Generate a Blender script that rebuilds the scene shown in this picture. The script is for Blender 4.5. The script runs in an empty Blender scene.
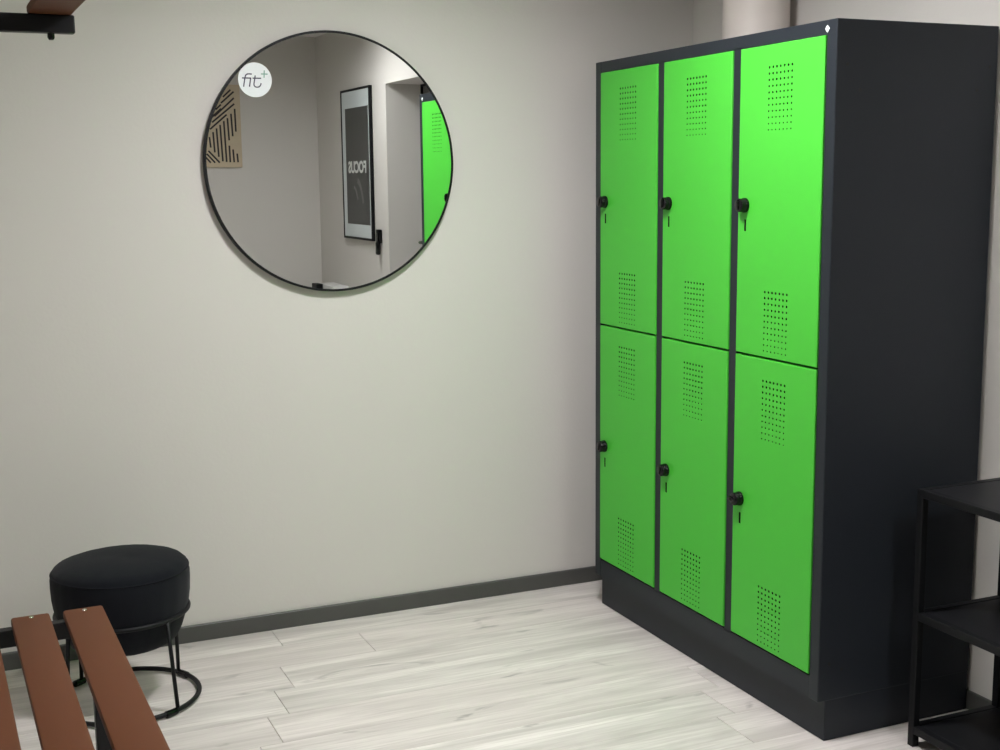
import bpy, bmesh, math, random
from mathutils import Vector, Matrix
random.seed(7)
sc = bpy.context.scene
COL = sc.collection
PI = math.pi

# ------------------------------------------------------------------ materials
def srgb(r, g, b):
    f = lambda c: (c/255/12.92) if c/255 <= .04045 else ((c/255+.055)/1.055)**2.4
    return (f(r), f(g), f(b), 1.0)

def mat(name, col, rough=.5, metal=0., spec=.5, noise=0., nscale=40., bump=0., bscale=200., bdist=.001, coat=0., sheen=0.):
    m = bpy.data.materials.new(name); m.use_nodes = True
    nt = m.node_tree; b = nt.nodes['Principled BSDF']
    b.inputs['Base Color'].default_value = col
    b.inputs['Roughness'].default_value = rough
    b.inputs['Metallic'].default_value = metal
    b.inputs['Specular IOR Level'].default_value = spec
    b.inputs['Coat Weight'].default_value = coat
    b.inputs['Sheen Weight'].default_value = sheen
    tc = nt.nodes.new('ShaderNodeTexCoord')
    if noise:
        n = nt.nodes.new('ShaderNodeTexNoise'); n.inputs['Scale'].default_value = nscale
        n.inputs['Detail'].default_value = 4
        mx = nt.nodes.new('ShaderNodeMix'); mx.data_type = 'RGBA'
        c = Vector(col[:3])
        mx.inputs['A'].default_value = (*(c*(1-noise)), 1); mx.inputs['B'].default_value = (*(c*(1+noise)), 1)
        nt.links.new(tc.outputs['Object'], n.inputs['Vector'])
        nt.links.new(n.outputs['Fac'], mx.inputs['Factor'])
        nt.links.new(mx.outputs['Result'], b.inputs['Base Color'])
    if bump:
        n = nt.nodes.new('ShaderNodeTexNoise'); n.inputs['Scale'].default_value = bscale
        n.inputs['Detail'].default_value = 3
        bp = nt.nodes.new('ShaderNodeBump'); bp.inputs['Strength'].default_value = bump
        bp.inputs['Distance'].default_value = bdist
        nt.links.new(tc.outputs['Object'], n.inputs['Vector'])
        nt.links.new(n.outputs['Fac'], bp.inputs['Height'])
        nt.links.new(bp.outputs['Normal'], b.inputs['Normal'])
    return m

M = {}
M['wall'] = mat('wall_paint', (.655, .630, .595, 1), .75, spec=.3, noise=.012, nscale=2.5, bump=.25, bscale=90, bdist=.0015)
M['ceiling'] = mat('ceiling_paint', (.78, .77, .74, 1), .9, spec=.2, noise=.01, nscale=3)
M['base'] = mat('baseboard_grey', (.075, .075, .070, 1), .45, noise=.06, nscale=30)
M['anth'] = mat('anthracite_powder_coat', (.016, .020, .026, 1), .45, spec=.25, noise=.03, nscale=8, bump=.12, bscale=900, bdist=.0003)
M['green'] = mat('green_powder_coat', (.062, .50, .037, 1), .45, spec=.4, noise=.012, nscale=6, bump=.10, bscale=900, bdist=.0003)
M['hole'] = mat('painted_hole_shade', (.003, .012, .003, 1), .9, spec=.1)  # shade inside vent holes and slots, put into the colour
M['black_gloss'] = mat('black_lock_plastic', (.003, .003, .0035, 1), .14, spec=.32)
M['black_metal'] = mat('black_metal', (.004, .0045, .0055, 1), .5, spec=.25, bump=.08, bscale=700, bdist=.0003)
M['black_tube'] = mat('black_bench_tube', (.004, .0045, .0055, 1), .5, spec=.3)
M['black_board'] = mat('black_wood_board', (.005, .0055, .007, 1), .5, spec=.35, noise=.3, nscale=25, bump=.15, bscale=60, bdist=.0005)
M['slat'] = mat('brown_laminate', (.118, .040, .016, 1), .6, spec=.16, noise=.04, nscale=5, bump=.1, bscale=500, bdist=.0003)
M['screw'] = mat('bright_screw', (.8, .8, .8, 1), .2, metal=1)
M['white'] = mat('white_sticker', (.83, .85, .88, 1), .5)
M['whitebox'] = mat('white_enamel', (.75, .75, .74, 1), .4)
M['ink'] = mat('dark_violet_ink', (.035, .03, .075, 1), .5)
M['teal'] = mat('green_grey_ink', (.16, .36, .29, 1), .5)
M['pipe'] = mat('cream_pipe_paint', (.74, .67, .625, 1), .5, noise=.015, nscale=6)
M['paper'] = mat('poster_paper', (.62, .68, .69, 1), .35)
M['print_text'] = mat('poster_lettering', (.62, .64, .62, 1), .4)
M['smudge'] = mat('poster_grey_shape', (.12, .12, .115, 1), .4)
M['art_wood'] = mat('light_plywood', (.56, .46, .33, 1), .55, noise=.08, nscale=18)
M['art_line'] = mat('dark_groove', (.012, .008, .01, 1), .6)
M['door'] = mat('grey_door_paint', (.20, .20, .195, 1), .5, noise=.01)
M['gap'] = mat('black_gasket', (.01, .01, .01, 1), .7)
M['lamp_housing'] = mat('lamp_white_metal', (.8, .8, .8, 1), .4)

# mirror silver
m = bpy.data.materials.new('mirror_silver'); m.use_nodes = True
b = m.node_tree.nodes['Principled BSDF']
b.inputs['Base Color'].default_value = (.79, .815, .80, 1); b.inputs['Metallic'].default_value = 1
b.inputs['Roughness'].default_value = 0.0
M['mirror'] = m

def emit(name, col, s):
    m = bpy.data.materials.new(name); m.use_nodes = True
    b = m.node_tree.nodes['Principled BSDF']
    b.inputs['Base Color'].default_value = (.8, .8, .8, 1)
    b.inputs['Emission Color'].default_value = col; b.inputs['Emission Strength'].default_value = s
    return m

# fabric: fine woven black
m = mat('black_woven_fabric', (.008, .009, .012, 1), .95, spec=.1, sheen=.06)
nt = m.node_tree; b = nt.nodes['Principled BSDF']; tc = [n for n in nt.nodes if n.type == 'TEX_COORD'][0]
w = nt.nodes.new('ShaderNodeTexVoronoi'); w.inputs['Scale'].default_value = 420
bp = nt.nodes.new('ShaderNodeBump'); bp.inputs['Strength'].default_value = .5; bp.inputs['Distance'].default_value = .0008
nt.links.new(tc.outputs['Object'], w.inputs['Vector']); nt.links.new(w.outputs['Distance'], bp.inputs['Height'])
nt.links.new(bp.outputs['Normal'], b.inputs['Normal'])
b.inputs['Sheen Roughness'].default_value = .5
M['fabric'] = m

# poster print: dark grey with soft mottling
m = mat('poster_print', (.045, .047, .045, 1), .4, noise=.35, nscale=5)
M['print'] = m

# floor planks
m = bpy.data.materials.new('whitewashed_oak_planks'); m.use_nodes = True
nt = m.node_tree; N = nt.nodes; L = nt.links; b = N['Principled BSDF']
b.inputs['Roughness'].default_value = .42; b.inputs['Specular IOR Level'].default_value = .35
tc = N.new('ShaderNodeTexCoord'); at = N.new('ShaderNodeAttribute'); at.attribute_name = 'plank'
sep = N.new('ShaderNodeSeparateColor'); L.new(at.outputs['Color'], sep.inputs['Color'])
vm = N.new('ShaderNodeVectorMath'); vm.operation = 'MULTIPLY_ADD'
L.new(at.outputs['Color'], vm.inputs[0]); vm.inputs[1].default_value = (37, 23, 51); L.new(tc.outputs['Object'], vm.inputs[2])
def noise(scl, vec_scale, detail=5, rough=.6, dist=0.):
    mp = N.new('ShaderNodeMapping'); mp.inputs['Scale'].default_value = vec_scale
    L.new(vm.outputs[0], mp.inputs['Vector'])
    n = N.new('ShaderNodeTexNoise'); n.inputs['Scale'].default_value = scl; n.inputs['Detail'].default_value = detail
    n.inputs['Roughness'].default_value = rough; n.inputs['Distortion'].default_value = dist
    L.new(mp.outputs['Vector'], n.inputs['Vector']); return n.outputs['Fac']
def ramp(fac, stops):
    r = N.new('ShaderNodeValToRGB'); e = r.color_ramp.elements
    while len(e) < len(stops): e.new(.5)
    for el, (p, c) in zip(e, stops): el.position = p; el.color = (c, c, c, 1)
    L.new(fac, r.inputs['Fac']); return r.outputs['Color']
def mix(fac, a, c, blend='MIX'):
    x = N.new('ShaderNodeMix'); x.data_type = 'RGBA'; x.blend_type = blend
    if isinstance(fac, float): x.inputs['Factor'].default_value = fac
    else: L.new(fac, x.inputs['Factor'])
    for k, v in (('A', a), ('B', c)):
        if isinstance(v, tuple): x.inputs[k].default_value = v
        else: L.new(v, x.inputs[k])
    return x.outputs['Result']
broad = noise(2.2, (.55, 5.5, 1), 4, .55, .6)
fine = noise(9, (.5, 14, 1), 6, .65, .3)
knots = noise(3.1, (1.1, 3.2, 1), 3, .5, 1.2)
base = mix(ramp(broad, [(.36, 0), (.64, 1)]), (.51, .48, .45, 1), (.84, .80, .76, 1))
base = mix(ramp(sep.outputs['Red'], [(0, 0), (1, .5)]), base, (.70, .635, .61, 1))
base = mix(ramp(fine, [(.34, .55), (.56, 0)]), base, (.50, .455, .425, 1))
base = mix(ramp(knots, [(.66, 0), (.76, .75)]), base, (.27, .255, .24, 1))
L.new(base, b.inputs['Base Color'])
M['floor'] = m

# ------------------------------------------------------------------ helpers
def obj(name, bm, mtl, parent=None, loc=(0, 0, 0), smooth=False, angle=None):
    me = bpy.data.meshes.new(name)
    bm.normal_update(); bm.to_mesh(me); bm.free()
    mats = mtl if isinstance(mtl, (list, tuple)) else [mtl]
    for q in mats: me.materials.append(q)
    if smooth:
        for p in me.polygons: p.use_smooth = True
        if angle:
            me.set_sharp_from_angle(angle=math.radians(angle))
    o = bpy.data.objects.new(name, me); COL.objects.link(o)
    o.location = loc
    if parent: o.parent = parent
    return o

def tag(o, label, cat, group=None, kind=None):
    o['label'] = label; o['category'] = cat
    if group: o['group'] = group
    if kind: o['kind'] = kind
    return o
def thing(name, label, cat, loc=(0, 0, 0), rz=0, group=None):
    o = bpy.data.objects.new(name, None); COL.objects.link(o)
    o.empty_display_size = .05; o.location = loc; o.rotation_euler = (0, 0, rz)
    return tag(o, label, cat, group)
def struct(name, bm, mtl, label=None, cat=None):
    o = obj(name, bm, mtl); o['kind'] = 'structure'
    o['label'] = label; o['category'] = cat
    return o

def BM(): return bmesh.new()
def box(bm, x0, x1, y0, y1, z0, z1, bev=0., seg=2, mi=0):
    x0, x1 = sorted((x0, x1)); y0, y1 = sorted((y0, y1)); z0, z1 = sorted((z0, z1))
    t = bmesh.new()
    bmesh.ops.create_cube(t, size=1, matrix=Matrix.Translation(((x0+x1)/2, (y0+y1)/2, (z0+z1)/2)) @ Matrix.Diagonal((x1-x0, y1-y0, z1-z0, 1)))
    if bev: bmesh.ops.bevel(t, geom=t.edges[:], offset=bev, segments=seg, affect='EDGES', profile=.5)
    join(bm, t, mi)
    return bm
def join(bm, t, mi=0):
    vm_ = {v: bm.verts.new(v.co) for v in t.verts}
    for f in t.faces:
        nf = bm.faces.new([vm_[v] for v in f.verts]); nf.material_index = mi; nf.smooth = f.smooth
    t.free()
def tube(bm, pts, r, n=12, closed=False, mi=0):
    pts = [Vector(p) for p in pts]; k = len(pts); rings = []
    prev = None
    for i, p in enumerate(pts):
        if closed: d = pts[(i+1) % k]-pts[i-1]
        else: d = pts[min(i+1, k-1)]-pts[max(i-1, 0)]
        d.normalize()
        if prev is None:
            a = Vector((0, 0, 1)) if abs(d.z) < .9 else Vector((1, 0, 0))
            u = d.cross(a).normalized()
        else:
            u = (prev-d*prev.dot(d)).normalized()
        prev = u; v = d.cross(u)
        rr = r[i] if isinstance(r, (list, tuple)) else r
        rings.append([bm.verts.new(p+rr*(math.cos(2*PI*j/n)*u+math.sin(2*PI*j/n)*v)) for j in range(n)])
    for i in range(k if closed else k-1):
        a, c = rings[i], rings[(i+1) % k]
        for j in range(n):
            f = bm.faces.new((a[j], a[(j+1) % n], c[(j+1) % n], c[j])); f.material_index = mi
    if not closed:
        bm.faces.new(rings[0][::-1]).material_index = mi; bm.faces.new(rings[-1]).material_index = mi
    return bm
def lathe(bm, prof, n=64, wob=None):
    rings = []
    for i, (r, z) in enumerate(prof):
        if r < 1e-6: rings.append([bm.verts.new((0, 0, z))]); continue
        rr = []
        for j in range(n):
            a = 2*PI*j/n; k = wob(a, i, r, z) if wob else (r, z)
            rr.append(bm.verts.new((k[0]*math.cos(a), k[0]*math.sin(a), k[1])))
        rings.append(rr)
    for a, c in zip(rings, rings[1:]):
        if len(a) == 1 and len(c) == 1: continue
        for j in range(n):
            if len(a) == 1: bm.faces.new((a[0], c[(j+1) % n], c[j]))
            elif len(c) == 1: bm.faces.new((a[j], a[(j+1) % n], c[0]))
            else: bm.faces.new((a[j], a[(j+1) % n], c[(j+1) % n], c[j]))
    bmesh.ops.recalc_face_normals(bm, faces=bm.faces[:])
    return bm
def ribbon(bm, pts, w, thick, mi=0):
    """flat stroke in the local xz plane, facing -y, built as a thin solid with round-ish joints"""
    pts = [Vector((p[0], 0, p[1])) for p in pts]; k = len(pts); L_, R_ = [], []
    for i, p in enumerate(pts):
        d = (pts[min(i+1, k-1)]-pts[max(i-1, 0)]).normalized(); n_ = Vector((-d.z, 0, d.x))*w/2
        L_.append(p+n_); R_.append(p-n_)
    out = L_+R_[::-1]
    f = [bm.verts.new(v+Vector((0, -thick, 0))) for v in out]; g = [bm.verts.new(v) for v in out]
    m_ = len(out)
    for i in range(k-1):
        q = bm.faces.new((f[i], f[i+1], f[m_-2-i], f[m_-1-i])); q.material_index = mi
    for i in range(m_):
        q = bm.faces.new((f[i], g[i], g[(i+1) % m_], f[(i+1) % m_])); q.material_index = mi
    return bm

# ------------------------------------------------------------------ room
YF, YB, XL, XR, HC = .232, -4.60, -2.36, .51, 2.40
DO0, DO1, DZ = -3.135, -2.20, 1.990       # doorway in the right wall
TW = .25
b_ = BM(); box(b_, XL-TW, XR+TW, YF, YF+.15, -.12, HC+.12); struct('wall_front', b_, M['wall'], 'light grey painted wall carrying the round mirror', 'wall')
b_ = BM(); box(b_, XL-TW, XR+TW, YB-.15, YB, -.12, HC+.12); struct('wall_back', b_, M['wall'], 'grey painted wall with the striped wooden panel, seen in the mirror', 'wall')
b_ = BM(); box(b_, XL-TW, XL, YB, YF, -.12, HC+.12); struct('wall_left', b_, M['wall'], 'light grey painted wall behind the bench', 'wall')
b_ = BM()
box(b_, XR, XR+TW, DO1, YF, -.12, HC+.12); box(b_, XR, XR+TW, YB, DO0, -.12, HC+.12); box(b_, XR, XR+TW, DO0, DO1, DZ, HC+.12)
struct('wall_right', b_, M['wall'], 'light grey painted wall behind the lockers with a doorway', 'wall')
b_ = BM(); box(b_, XL, XR, YB, YF, HC, HC+.12); struct('ceiling', b_, M['ceiling'], 'white painted ceiling', 'ceiling')

# floor: one mesh of long staggered planks with fine bevelled joints
fb = BM(); lay = fb.loops.layers.color.new('plank')
PW, PL = .1712, 1.2795
joint = {0: -1.066, 1: -.817, 2: -1.118, 3: -1.178, 4: -1.238, 5: -.019, 6: -.081, 7: -.140, 8: -.82, 9: -.44}
g = .0015
y = .243; k = 0
while y > YB:
    j = joint.get(k, random.uniform(-1.28, 0)); x = j-PL*3
    while x < XR+TW:
        xa, xb = max(x, XL), min(x+PL, XR+TW-.001); ya, yb = max(y-PW, YB), min(y, YF)
        if xb-xa > .01 and yb-ya > .003:
            o_ = [(xa, ya), (xb, ya), (xb, yb), (xa, yb)]; i_ = [(xa+g, ya+g*.35), (xb-g, ya+g*.35), (xb-g, yb-g*.35), (xa+g, yb-g*.35)]
            vo = [fb.verts.new((p[0], p[1], -.0035)) for p in o_]; vi = [fb.verts.new((p[0], p[1], 0)) for p in i_]
            c = (random.random(), random.random(), random.random(), 1)
            fs = [fb.faces.new(vi)]+[fb.faces.new((vo[q], vo[(q+1) % 4], vi[(q+1) % 4], vi[q])) for q in range(4)]
            for f in fs:
                for l_ in f.loops: l_[lay] = c
        x += PL
    y -= PW; k += 1
box(fb, XL-TW, XR+TW, YB-.15, YF+.15, -.12, -.005)
struct('floor', fb, M['floor'], 'pale whitewashed wood plank floor', 'floor')

BH, BT = .0535, .012
def bb(name, x0, x1, y0, y1, lab):
    b_ = BM(); box(b_, x0, x1, y0, y1, 0, BH, .002, 1); struct(name, b_, M['base'], lab, 'baseboard')
bb('baseboard_front', XL, XR, YF-BT, YF, 'dark grey baseboard along the mirror wall')
bb('baseboard_left', XL, XL+BT, YB, YF-BT, 'dark grey baseboard along the left wall')
bb('baseboard_back', XL+BT, XR, YB, YB+BT, 'dark grey baseboard along the back wall')
bb('baseboard_right', XR-BT+.003, XR, DO1+.0, YF-BT, 'dark grey baseboard behind lockers and shelf')

# doorway: dark lining and grey door leaf with a black lever
b_ = BM()
box(b_, .728, .745, DO0, DO0+.012, 0, DZ); box(b_, .728, .745, DO1-.012, DO1, 0, DZ); box(b_, .728, .745, DO0+.012, DO1-.012, DZ-.012, DZ)
fr = struct('trim_1', b_, M['gap'], 'black seal around the grey door', 'trim')
b_ = BM(); box(b_, .74, .78, DO0+.012, DO1-.012, .004, DZ-.012, .002, 1)
dr = struct('door_1', b_, M['door'], 'grey door set deep in the right wall', 'door')
b_ = BM()
box(b_, .732, .741, DO0+.040, DO0+.080, .98, 1.12, .004)
tube(b_, [(.738, DO0+.06, 1.06), (.69, DO0+.06, 1.06), (.682, DO0+.066, 1.06), (.680, DO0+.08, 1.06), (.680, DO0+.17, 1.06)], .009)
obj('door_handle', b_, M['black_gloss'], dr, smooth=True, angle=40)

# ------------------------------------------------------------------ locker cabinet
LW, LD, LH = 1.2, .5, 1.8
loc = thing('locker_cabinet', 'anthracite steel locker cabinet with six bright green doors', 'locker', (0, 0, 0))
FE, FM = .0375, .0345
ZT, ZM0, ZM1, ZB, ZC = 1.766, .9665, .9605, .1680, .109
dw = (LW-2*FE-2*FM)/3
b_ = BM(); T = .020
box(b_, 0, LD, -FE+.0, 0, ZC, LH, .003)                                   # left side
box(b_, 0, LD, -LW, -LW+FE, ZC, LH, .003)                                 # right side
box(b_, .0012, LD-.002, -LW+FE-.002, -FE+.002, ZT, LH-.0006, 0)           # top
box(b_, .0012, LD-.002, -LW+FE-.002, -FE+.002, ZC+.0006, ZB, 0)           # bottom
box(b_, LD-.01, LD-.001, -LW+.01, -.01, ZC+.004, LH-.004)                 # back
for i in (1, 2):
    yc = -FE-i*dw-(i-1)*FM
    box(b_, .0012, LD-.02, yc-FM, yc, ZB-.004, ZT+.004)
box(b_, .026, LD-.02, -LW+FE-.002, -FE+.002, ZM1-.002, ZM0+.002)          # mid shelf edge
obj('body', b_, M['anth'], loc)
b_ = BM(); box(b_, .025, LD, -LW+.003, -.003, 0, ZC+.002, .0015, 1)
obj('plinth', b_, M['anth'], loc)
# round side holes (rivets) on the near side panel
b_ = BM()
for hx, hz in ((.033, 1.695), (.072, 1.636), (.436, 1.642), (.475, 1.700), (.032, .208), (.071, .188), (.436, .188), (.475, .208)):
    b_ = BM(); t = bmesh.new(); bmesh.ops.create_cone(t, cap_ends=True, segments=16, radius1=.0042, radius2=.0042, depth=.002,
        matrix=Matrix.Translation((hx, -LW-.0002, hz)) @ Matrix.Rotation(PI/2, 4, 'X')); join(b_, t)
    obj('rivet_hole', b_, M['gap'], loc)
# white diamond badge
b_ = BM(); s = .0086
v = [b_.verts.new(p) for p in ((-.0012, -1.1645, 1.779+s), (-.0012, -1.1645-s, 1.779), (-.0012, -1.1645, 1.779-s), (-.0012, -1.1645+s, 1.779))]
f = b_.faces.new(v); r_ = bmesh.ops.extrude_face_region(b_, geom=[f])
for q in [e for e in r_['geom'] if isinstance(e, bmesh.types.BMVert)]: q.co.x = .0005
bb_ = obj('badge', b_, M['white'], loc); bb_['label'] = 'white diamond badge'

def door_mesh(h, vents, slot):
    """door in local frame: front at x=0, u -> -y, v -> z; shallow holes and slot, their shade painted in as dark colour"""
    bm = BM(); w = dw-.004
    c_ = .0018; dep = .019
    def V(x, u, v): return bm.verts.new((x, -u, v))
    su0, su1 = .0305, .0385; pu0, pu1 = w/2-.0565+.003, w/2+.0535+.003
    us = [c_, su0, su1, pu0, pu1, w-c_]
    vs = sorted([c_, h-c_, slot[0], slot[1]]+[q for g_ in vents for q in g_])
    def isv(u0, u1, v0, v1):
        return abs(u0-pu0) < 1e-6 and any(abs(v0-g_[0]) < 1e-6 for g_ in vents)
    def quad(x, u0, u1, v0, v1, mi=0):
        f_ = bm.faces.new((V(x, u0, v0), V(x, u0, v1), V(x, u1, v1), V(x, u1, v0))); f_.material_index = mi
    for i in range(len(us)-1):
        for j in range(len(vs)-1):
            u0, u1, v0, v1 = us[i], us[i+1], vs[j], vs[j+1]
            if isv(u0, u1, v0, v1): continue
            if i == 1 and abs(v0-slot[0]) < 1e-6:
                d_ = .0018
                A = [(u0, v0), (u0, v1), (u1, v1), (u1, v0)]
                for q in range(4):
                    a, c = A[q], A[(q+1) % 4]
                    bm.faces.new((V(0, *a), V(0, *c), V(d_, *c), V(d_, *a))).material_index = 1
                quad(d_, u0, u1, v0, v1, 1); continue
            quad(0, u0, u1, v0, v1)
    # perforated panels: 7 x 11 cells, hole radius shrinking downwards
    NC, NR = 7, 11
    for g0, g1 in vents:
        cu = (pu1-pu0)/NC; cv = (g1-g0)/NR
        for r in range(NR):
            rad = .0030-.0012*((NR-1-r)/(NR-1))**1.0 if False else .0021+.0014*(r/(NR-1))
            for c in range(NC):
                uc = pu0+cu*(c+.5); vc = g0+cv*(r+.5)
                sq = []; oc = []
                for a in range(8):
                    an = a*PI/4
                    sx = [1, 1, 0, -1, -1, -1, 0, 1][a]; sy = [0, 1, 1, 1, 0, -1, -1, -1][a]
                    sq.append(V(0, uc+sx*cu/2, vc+sy*cv/2)); oc.append(V(0, uc+rad*math.cos(an), vc+rad*math.sin(an)))
                inn = [V(.003, -o_.co.y, o_.co.z) for o_ in oc]
                for a in range(8):
                    q = (a+1) % 8
                    bm.faces.new((sq[a], oc[a], oc[q], sq[q]))
                    bm.faces.new((oc[a], inn[a], inn[q], oc[q])).material_index = 1
                bm.faces.new(inn[::-1]).material_index = 1
    # chamfer, edges and back
    O = [(0, 0), (0, h), (w, h), (w, 0)]; I = [(c_, c_), (c_, h-c_), (w-c_, h-c_), (w-c_, c_)]
    for q in range(4):
        a, c, d, e = I[q], I[(q+1) % 4], O[(q+1) % 4], O[q]
        bm.faces.new((V(0, *a), V(0, *c), V(c_, *d), V(c_, *e)))
        bm.faces.new((V(c_, *e), V(c_, *d), V(dep, *d), V(dep, *e)))
    bm.faces.new([V(dep, *q) for q in O])
    bmesh.ops.remove_doubles(bm, verts=bm.verts[:], dist=1e-6)
    return bm
def knob_mesh(turn=0., lever=False):
    """rotary lock facing -x, centre at origin"""
    bm = BM()
    t = bmesh.new()
    prof = [(0, 0), (.0195, 0), (.0195, .006), (.0183, .0085), (.0180, .0092), (.0178, .019), (.0165, .0218), (.0150, .0225), (0, .0225)]
    lathe(t, prof, 40); join(bm, t)
    t = bmesh.new()                                    # turning grip with lever and eye
    box(t, -.0115, .0115, -.0038, .0038, .012, .0255, .0014)
    if lever: box(t, .004, .0205, -.0060, .0060, .0150, .0270, .0025)
    join(bm, t)
    Rm = Matrix.Rotation(-PI/2, 4, 'Y') @ Matrix.Rotation(turn, 4, 'Z')
    for v_ in bm.verts: v_.co = Rm @ v_.co
    return bm
up = [(.983-.0078-.9665, 1.137+.0078-.9665), (1.552-.0078-.9665, 1.708+.0078-.9665)]
lo = [(.190-.0078-.1735, .341+.0078-.1735), (.748-.0078-.1735, .903+.0078-.1735)]
hU, hL = ZT-.0015-.9665, ZM1-.1735
for tier in (0, 1):
    src = None
    for i in range(3):
        y0 = -FE-.002-i*(dw+FM)
        z0 = .9665 if tier == 0 else .1735
        if src is None:
            src = obj('door', door_mesh(hU if tier == 0 else hL, up if tier == 0 else lo, (1.292-z0, 1.323-z0) if tier == 0 else (.494-z0, .525-z0)),
                      [M['green'], M['hole']], loc, (-.0032, y0, z0))
            d = src
        else:
            d = src.copy(); COL.objects.link(d); d.parent = loc; d.location = (-.0032, y0, z0)
        d['label'] = ['upper', 'lower'][tier]+' green door, '+['nearest the wall', 'in the middle', 'nearest the camera'][i]
        k = obj('lock_knob', knob_mesh(PI/2-.0+(0 if (tier, i) == (1, 2) else PI/2.6+.15*i), (tier, i) == (1, 2)), M['black_gloss'], d, (0, -.0325, (1.360 if tier == 0 else .5635)-z0), smooth=True, angle=35)
        k['label'] = 'black rotary lock knob'

# ------------------------------------------------------------------ pipe above lockers
b_ = BM(); t = bmesh.new(); bmesh.ops.create_cone(t, cap_ends=True, segments=64, radius1=.102, radius2=.102, depth=HC-LH, matrix=Matrix.Translation((0, 0, (HC-LH)/2)))
join(b_, t)
tag(obj('pipe', b_, M['pipe'], loc=(.390, -.316, LH), smooth=True, angle=40), 'thick cream round pipe above the locker cabinet in the room corner', 'pipe')

# ------------------------------------------------------------------ mirror
MX, MZ, MR = -.8141, 1.4912, .4025
mr = thing('round_mirror', 'large round wall mirror with thin black metal rim', 'mirror', (MX, YF, MZ))
b_ = BM(); prof = [(MR-.0075, -.010), (MR-.0075, -.0235), (MR-.006, -.025), (MR-.0012, -.025), (MR, -.0235), (MR, -.004), (MR-.02, -.004)]
t = bmesh.new(); lathe(t, [(r, z) for r, z in prof], 160)
for v_ in t.verts: v_.co = Vector((v_.co.x, v_.co.z, v_.co.y))
bmesh.ops.recalc_face_normals(t, faces=t.faces[:]); join(b_, t)
obj('rim', b_, M['black_metal'], mr, smooth=True, angle=30)
b_ = BM(); t = bmesh.new(); bmesh.ops.create_cone(t, cap_ends=True, segments=160, radius1=MR-.007, radius2=MR-.007, depth=.005,
    matrix=Matrix.Translation((0, -.0205, 0)) @ Matrix.Rotation(PI/2, 4, 'X')); join(b_, t)
gl = obj('glass', b_, M['mirror'], mr)
gl.rotation_euler = (.0012, 0, .0011)   # hangs a hair out of true
b_ = BM(); t = bmesh.new(); bmesh.ops.create_cone(t, cap_ends=True, segments=80, radius1=MR-.03, radius2=MR-.03, depth=.016,
    matrix=Matrix.Translation((0, -.0095, 0)) @ Matrix.Rotation(PI/2, 4, 'X')); join(b_, t)
obj('backing', b_, M['black_metal'], mr)

# sticker with lettering
st = thing('round_sticker', 'white round sticker reading fit+ on the upper left of the mirror', 'sticker', (-1.0525, YF-.0231, 1.7395))
b_ = BM(); t = bmesh.new(); bmesh.ops.create_cone(t, cap_ends=True, segments=64, radius1=.0515, radius2=.0515, depth=.0006,
    matrix=Matrix.Translation((0, -.0003, 0)) @ Matrix.Rotation(PI/2, 4, 'X')); join(b_, t)
obj('disc', b_, M['white'], st)
S = .0515/211
def P_(l): return [((x-375)*S, (372-y)*S) for x, y in l]
b_ = BM(); W_ = 15*S
def spline(l, n=6):
    out = []
    for i in range(len(l)-1):
        p0 = l[max(i-1, 0)]; p1 = l[i]; p2 = l[i+1]; p3 = l[min(i+2, len(l)-1)]
        for k in range(n):
            t = k/n
            out.append(tuple(.5*((2*p1[a])+(-p0[a]+p2[a])*t+(2*p0[a]-5*p1[a]+4*p2[a]-p3[a])*t*t+(-p0[a]+3*p1[a]-3*p2[a]+p3[a])*t**3) for a in (0, 1)))
    return out+[l[-1]]
ribbon(b_, P_(spline([(230, 458), (240, 400), (252, 345), (266, 313), (292, 302), (338, 303)])), W_, .0004)
ribbon(b_, P_([(214, 352), (326, 352)]), W_, .00045)
ribbon(b_, P_([(322, 345), (303, 458)]), W_, .0004)
ribbon(b_, P_(spline([(380, 318), (370, 370), (360, 425), (368, 450), (392, 460), (425, 454), (444, 430), (449, 410)])), W_, .0004)
ribbon(b_, P_([(345, 352), (452, 352)]), W_, .00045)
l_ = obj('lettering', b_, M['ink'], st, (0, -.0006, 0)); l_['label'] = 'dark letters fit'
b_ = BM(); ribbon(b_, P_([(452, 299), (536, 299)]), W_*.85, .0004); ribbon(b_, P_([(495, 254), (489, 344)]), W_*.85, .00045)
l_ = obj('plus_sign', b_, M['teal'], st, (0, -.0006, 0)); l_['label'] = 'green plus sign'

# ------------------------------------------------------------------ stool
SX, SY = -1.5660, -.150
sl = thing('stool', 'round black fabric stool on black wire base by the wall', 'stool', (SX, SY, 0))
def wob(a, i, r, z):
    k = math.sin(a*23+1.3*math.sin(5*a))*.0006+math.sin(3*a+.5)*.0012
    return (r+k*(1 if r > .1 else r*8), z+(math.sin(2*a)*.0012 if z > .3 else 0))
prof = [(0, .172), (.11, .172), (.134, .175), (.146, .184), (.158, .205), (.168, .235), (.1755, .262), (.181, .285), (.1845, .31), (.1862, .345), (.186, .368), (.1835, .3755), (.1838, .378), (.1825, .3795),
        (.180, .389), (.170, .398), (.152, .4045), (.115, .412), (.07, .4155), (.03, .4165), (0, .4165)]
b_ = BM(); lathe(b_, prof, 96, wob)
obj('cushion', b_, M['fabric'], sl, smooth=True)
b_ = BM()
tube(b_, [(.1835*math.cos(2*PI*i/96), .1835*math.sin(2*PI*i/96), .381+.0012*math.sin(4*PI*i/96)) for i in range(96)], .0022, 8, closed=True)
obj('seam_piping', b_, M['fabric'], sl, smooth=True)
b_ = BM(); tube(b_, [(.1785*math.cos(2*PI*i/96), .1785*math.sin(2*PI*i/96), .262) for i in range(96)], .0062, 12, closed=True)
obj('seat_ring', b_, M['black_metal'], sl, smooth=True)
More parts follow.
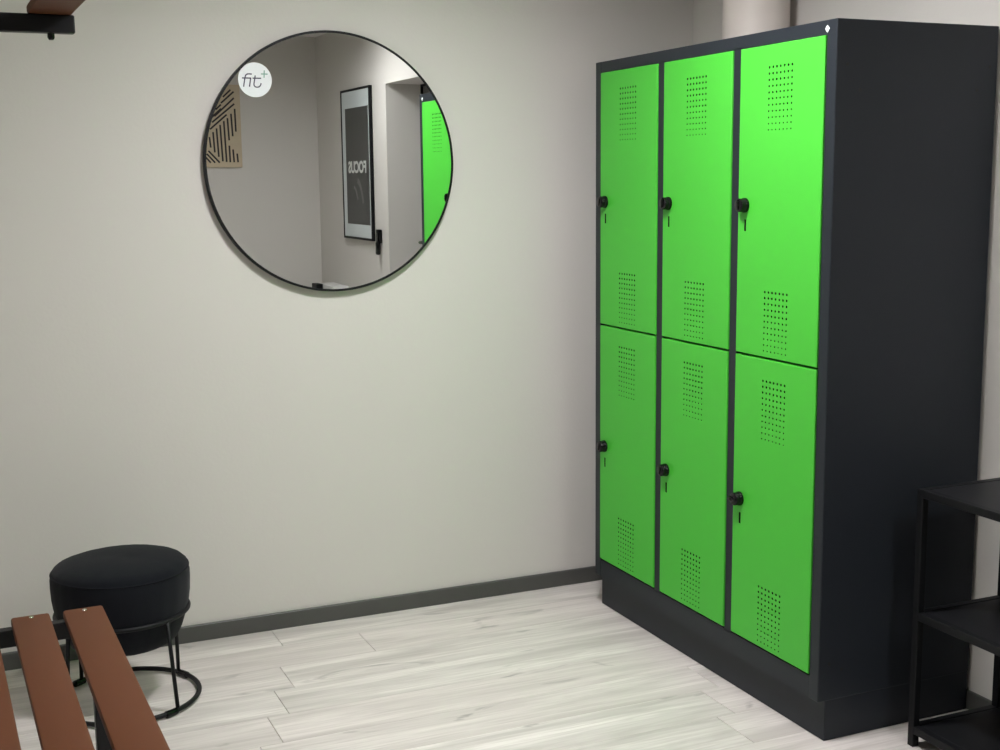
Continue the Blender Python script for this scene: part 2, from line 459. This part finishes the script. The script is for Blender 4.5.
b_ = BM(); tube(b_, [(.197*math.cos(2*PI*i/96), .197*math.sin(2*PI*i/96), .0115) for i in range(96)], .0068, 12, closed=True)
obj('base_ring', b_, M['black_metal'], sl, smooth=True)
R_ = math.radians
for tc_, da, db in ((-62, 5, 7), (29, 0, 6), (125, 0, -2), (211, 0, -1)):
    ta, tb = R_(tc_+da), R_(tc_+db)
    b_ = BM(); p0 = Vector((.1785*math.cos(ta), .1785*math.sin(ta), .262)); p1 = Vector((.196*math.cos(tb), .196*math.sin(tb), .0115))
    tube(b_, [p0, p1], .0056, 12)
    # small webbed corner under the seat ring
    for s_ in (-1, 1):
        q = Vector((.1785*math.cos(ta+s_*.085), .1785*math.sin(ta+s_*.085), .260)); lo_ = p0.lerp(p1, .14)
        tube(b_, [q, p0.lerp(p1, .035)+(q-p0)*.25, lo_], [.003, .0034, .003], 8)
    obj('leg', b_, M['black_metal'], sl, smooth=True)
    b_ = BM(); n_ = 8
    tube(b_, [(.197*math.cos(R_(tc_-5+10*i/n_)), .197*math.sin(R_(tc_-5+10*i/n_)), .0102) for i in range(n_+1)], .0098, 12)
    obj('foot_pad', b_, M['black_gloss'], sl, smooth=True, angle=50)

# ------------------------------------------------------------------ bench with rack
AB = .019
bn = thing('changing_bench', 'brown slatted bench on black steel frame with overhead rack', 'bench',
           (-1.66+(-.22*math.cos(AB)+.75*math.sin(AB)), -.67+(-.22*math.sin(AB)-.75*math.cos(AB)), 0), AB)
OX, OY = 1.88, 1.42
YE, YN = -.660, -2.18
def bbx(bm, x0, x1, y0, y1, z0, z1, bev=.003): box(bm, x0+OX, x1+OX, y0+OY, y1+OY, z0, z1, bev)
# uprights, seat supports, front legs, top arms: one welded frame
for (yy, s_) in ((YE, -1), (YN, 1)):
    ya, yb = yy, yy+s_*.030
    b_ = BM(); bbx(b_, -2.15, -2.11, ya, yb, 0, 1.80); obj('upright', b_, M['black_tube'], bn)
    b_ = BM(); bbx(b_, -2.11, -1.662, ya, yb, .389, .4295); obj('seat_support', b_, M['black_tube'], bn)
    b_ = BM(); bbx(b_, -1.703, -1.663, ya-.0005, yb, 0.006, .389); L1 = obj('leg', b_, M['black_tube'], bn)
    b_ = BM(); bbx(b_, -1.705, -1.661, ya, yb, 0, .008); obj('foot_cap', b_, M['black_gloss'], L1)
    b_ = BM(); bbx(b_, -2.11, -1.656, ya, yb, 1.7595, 1.7985); A1 = obj('rack_arm', b_, M['black_tube'], bn)
    b_ = BM(); tube(b_, [(-1.706+OX, (ya+yb)/2+OY, 1.760), (-1.706+OX, (ya+yb)/2+OY, 1.750), (-1.706+OX, (ya+yb)/2+OY, 1.745)], [.0078, .0078, .0045], 16)
    obj('bolt', b_, M['black_gloss'], A1, smooth=True, angle=40)
b_ = BM(); bbx(b_, -2.145, -2.115, YN+.03, YE-.03, .12, .15); obj('stretcher', b_, M['black_tube'], bn)
b_ = BM(); bbx(b_, -2.145, -2.115, YN+.03, YE-.03, 1.40, 1.44); hb = obj('hook_rail', b_, M['black_tube'], bn)
for i in range(6):
    b_ = BM(); yy = YN+.15+i*.244+OY
    tube(b_, [(-2.115+OX, yy, 1.42), (-2.085+OX, yy, 1.415), (-2.065+OX, yy, 1.425), (-2.06+OX, yy, 1.45)], .005, 10); obj('coat_hook', b_, M['black_tube'], hb, smooth=True)
def slat(name, x0, x1, z0, z1, y0, y1, screws=True):
    b_ = BM(); bbx(b_, x0, x1, y0, y1, z0, z1, .0055)
    o = obj(name, b_, M['slat'], bn, smooth=True, angle=25)
    if screws:
        for yy in (y0+.022, y1-.022):
            b_ = BM(); t = bmesh.new(); lathe(t, [(0, .0016), (.0022, .0012), (.0026, .0024), (.0050, .0014), (.0056, -.001), (0, -.001)], 20)
            for v_ in t.verts: v_.co += Vector(((x0+x1)/2+.001+OX, yy+OY, z1))
            join(b_, t); obj('screw', b_, M['screw'], o, smooth=True)
    return o
for x0, x1 in ((-1.758, -1.668), (-1.872, -1.788), (-1.995, -1.906), (-2.108, -2.025)):
    slat('seat_slat', x0, x1, .4295, .4505, YN-.012, YE)
for x0, x1 in ((-1.753, -1.660), (-1.93, -1.84), (-2.105, -2.015)):
    slat('rack_slat', x0, x1, 1.7985, 1.8185, YN-.012, YE-.012)

# ------------------------------------------------------------------ black shelf rack on the right
SX0, SX1, SYa, SYb = .206, .505, -1.300, -2.120
sh = thing('shelf_rack', 'low black open shelf rack beside the locker cabinet', 'shelf', ((SX0+SX1)/2, (SYa+SYb)/2, 0))
ox, oy = -(SX0+SX1)/2, -(SYa+SYb)/2
t_ = .020
for (x, y) in ((SX0, SYa-t_), (SX1-t_, SYa-t_), (SX0, SYb), (SX1-t_, SYb)):
    b_ = BM(); box(b_, x+ox, x+t_+ox, y+oy, y+t_+oy, 0, .669, .0012, 1); obj('leg', b_, M['black_metal'], sh)
for z in (.669, .355, .056):
    b_ = BM()
    box(b_, SX0+t_+ox, SX1-t_+ox, SYa-t_+oy, SYa+oy, z-t_, z, .001, 1); box(b_, SX0+t_+ox, SX1-t_+ox, SYb+oy, SYb+t_+oy, z-t_, z, .001, 1)
    box(b_, SX0+ox, SX0+t_+ox, SYb+t_+oy, SYa-t_+oy, z-t_, z, .001, 1); box(b_, SX1-t_+ox, SX1+ox, SYb+t_+oy, SYa-t_+oy, z-t_, z, .001, 1)
    fr_ = obj('shelf_frame', b_, M['black_metal'], sh)
    b_ = BM(); box(b_, SX0+t_+.001+ox, SX1-t_-.001+ox, SYb+t_+.001+oy, SYa-t_-.001+oy, z-.012, z-.001, .0008, 1)
    obj('shelf_board', b_, M['black_board'], sh)

# ------------------------------------------------------------------ things seen in the mirror
ps = thing('framed_poster', 'tall black framed poster reading FOCUS, seen in the mirror', 'poster', (XR, -3.68, 1.530))
hy, hz, fw = .295, .470, .014
b_ = BM()
for a in ((-hy, -hy+fw, -hz, hz), (hy-fw, hy, -hz, hz), (-hy+fw, hy-fw, -hz, -hz+fw), (-hy+fw, hy-fw, hz-fw, hz)):
    box(b_, -.022, -.001, a[0], a[1], a[2], a[3], .001, 1)
obj('frame', b_, M['black_metal'], ps)
b_ = BM(); box(b_, -.018, -.004, -hy+fw, hy-fw, -hz+fw, hz-fw); obj('paper', b_, M['paper'], ps)
b_ = BM(); box(b_, -.019, -.0175, -.210, .258, -.375, .352); pr = obj('print', b_, M['print'], ps)
b_ = BM()
ribbon(b_, spline([(.02, -.10), (.06, -.12), (.10, -.17), (.13, -.24)]), .035, .0004)
ribbon(b_, spline([(-.06, -.14), (-.02, -.16), (.02, -.22)]), .02, .0004)
for v_ in b_.verts: v_.co = Vector((-.0190+v_.co.y, -v_.co.x*-1, v_.co.z))
obj('grey_shape', b_, M['smudge'], pr)
cu = bpy.data.curves.new('lettering', 'FONT'); cu.body = 'FOCUS'; cu.size = .098; cu.offset = .0035; cu.extrude = .0003
cu.align_x = 'CENTER'; cu.align_y = 'BOTTOM_BASELINE'; cu.resolution_u = 4
tmp = bpy.data.objects.new('lettering', cu); COL.objects.link(tmp)
dg = bpy.context.evaluated_depsgraph_get(); me = bpy.data.meshes.new_from_object(tmp.evaluated_get(dg))
bpy.data.objects.remove(tmp); bpy.data.curves.remove(cu)
xs = [v_.co.x for v_ in me.vertices]; sx = .365/(max(xs)-min(xs))
for v_ in me.vertices: v_.co = Vector((-.0195-v_.co.z, -v_.co.x*sx, v_.co.y))     # reads left to right from inside the room
me.materials.clear(); me.materials.append(M['print_text'])
to = bpy.data.objects.new('lettering', me); COL.objects.link(to); to.parent = pr; to.location = (0, .022, -.050); to['label'] = 'white letters FOCUS'

# dark handset-like object beside the poster
b_ = BM(); box(b_, -.030, -.001, -.024, .024, -.012, .072, .007); box(b_, -.036, -.010, -.020, .019, -.082, .0, .010)
tag(obj('wall_fitting', b_, M['black_gloss'], loc=(XR, -3.275, 1.064), smooth=True, angle=40), 'small upright black fitting on the wall below the poster corner', 'wall fitting')

# striped plywood panel on the back wall
ap = thing('wooden_wall_panel', 'square light wood panel with dark diagonal stripes, seen in mirror', 'wall art', (-.026, YB, 1.524))
AW, AH = .56, .548
b_ = BM(); box(b_, -AW, 0, 0, .014, 0, AH, .001, 1); obj('board', b_, M['art_wood'], ap)
b_ = BM(); q = .00091
lines = [((165, 178), (222, 125)), ((150, 222), (245, 138)), ((100, 318), (246, 184)), ((82, 362), (248, 226)), ((66, 412), (190, 305)), ((110, 270), (150, 232)),
         ((250, 262), (256, 428)), ((222, 298), (232, 462)), ((195, 330), (205, 492)), ((168, 352), (183, 650)), ((140, 380), (155, 645)), ((113, 405), (126, 612)),
         ((87, 432), (97, 580)), ((60, 468), (68, 545)), ((205, 530), (210, 652)), ((232, 558), (239, 652)), ((262, 588), (268, 652)),
         ((50, 568), (132, 655)), ((38, 590), (98, 655)), ((22, 606), (66, 655)), ((150, 262), (60, 345)), ((60, 345), (0, 400))]
for (a, c) in lines:
    f_ = lambda p: (-(((291 if 1 else 0)+.03*(p[1]-90)*0+(p[1]-90)/600*12-2) - p[0])*q, (690-p[1])*q)
    t = bmesh.new(); ribbon(t, [f_(a), f_(c)], .0112, .0008)
    for v_ in t.verts: v_.co.y = .0142+(-v_.co.y)
    join(b_, t)
# the rest of the pattern, continuing to the other edge
for k in range(5):
    xx = -.30-k*.027
    t = bmesh.new(); ribbon(t, [(xx-.02, .04), (xx-.02, .17+.025*k)], .0112, .0008)
    for v_ in t.verts: v_.co.y = .0142-v_.co.y
    join(b_, t)
for k in range(9):
    t = bmesh.new(); ribbon(t, [(-.53, .10+k*.032), (-.30, .30+k*.026)], .0112, .0008)
    for v_ in t.verts: v_.co.y = .0142-v_.co.y
    join(b_, t)
obj('stripes', b_, M['art_line'], ap)

# low white unit with black end, bottom edge of the mirror view
cb = thing('low_cabinet', 'low white unit with a black end against the wall, at mirror bottom edge', 'cabinet', (.455, -4.13, 0))
b_ = BM(); box(b_, -.060, .052, -.17, .17, .02, .742, .003); obj('body', b_, M['whitebox'], cb)
b_ = BM(); box(b_, -.105, -.061, -.17, -.05, .02, .744, .004); obj('end_panel', b_, M['black_metal'], cb)['label'] = 'black end block'

# ------------------------------------------------------------------ lights
def lamp(x, y, s, watts, col, label):
    L_ = thing('ceiling_light', label, 'ceiling light', (x, y, HC-.05))
    b_ = BM()
    for a in ((-s-.02, -s, -s-.02, s+.02), (s, s+.02, -s-.02, s+.02), (-s, s, -s-.02, -s), (-s, s, s, s+.02)): box(b_, a[0], a[1], a[2], a[3], 0, .05, .001, 1)
    obj('housing', b_, M['lamp_housing'], L_)
    b_ = BM(); box(b_, -s, s, -s, s, .034, .040)
    obj('diffuser', b_, emit('lamp_glow', col, watts), L_)
lamp(-.74, -1.12, .15, 165, (1, .99, 1.0, 1), 'square ceiling light above the middle of the floor')
lamp(-.08, -2.92, .15, 74, (1, .99, 1.0, 1), 'square ceiling light near the doorway')
w = bpy.data.worlds.new('w'); sc.world = w; w.use_nodes = True
w.node_tree.nodes['Background'].inputs[0].default_value = (.5, .5, .5, 1); w.node_tree.nodes['Background'].inputs[1].default_value = .1

# ------------------------------------------------------------------ camera
cx, cy, cz, yaw, pitch, roll, foc = -1.9635491631, -3.6808100804, 1.4324546133, .4142094036, -.1524341898, -.0104197407, 1268.68909
f = Vector((math.sin(yaw)*math.cos(pitch), math.cos(yaw)*math.cos(pitch), math.sin(pitch)))
r = Vector((math.cos(yaw), -math.sin(yaw), 0)); u = r.cross(f)
r2 = math.cos(roll)*r+math.sin(roll)*u; u2 = -math.sin(roll)*r+math.cos(roll)*u
cam = bpy.data.cameras.new('camera'); co = bpy.data.objects.new('camera', cam); COL.objects.link(co)
mw = Matrix.Identity(4)
for i in range(3): mw[i][0] = r2[i]; mw[i][1] = u2[i]; mw[i][2] = -f[i]
mw[0][3], mw[1][3], mw[2][3] = cx, cy, cz
co.matrix_world = mw
cam.sensor_width = 36; cam.sensor_fit = 'HORIZONTAL'; cam.lens = 36*foc/1000; cam.clip_start = .02
sc.camera = co
vs_ = sc.view_settings
vs_.view_transform = 'Standard'; vs_.look = 'None'; vs_.exposure = 0.0; vs_.gamma = 1; vs_.use_curve_mapping = False
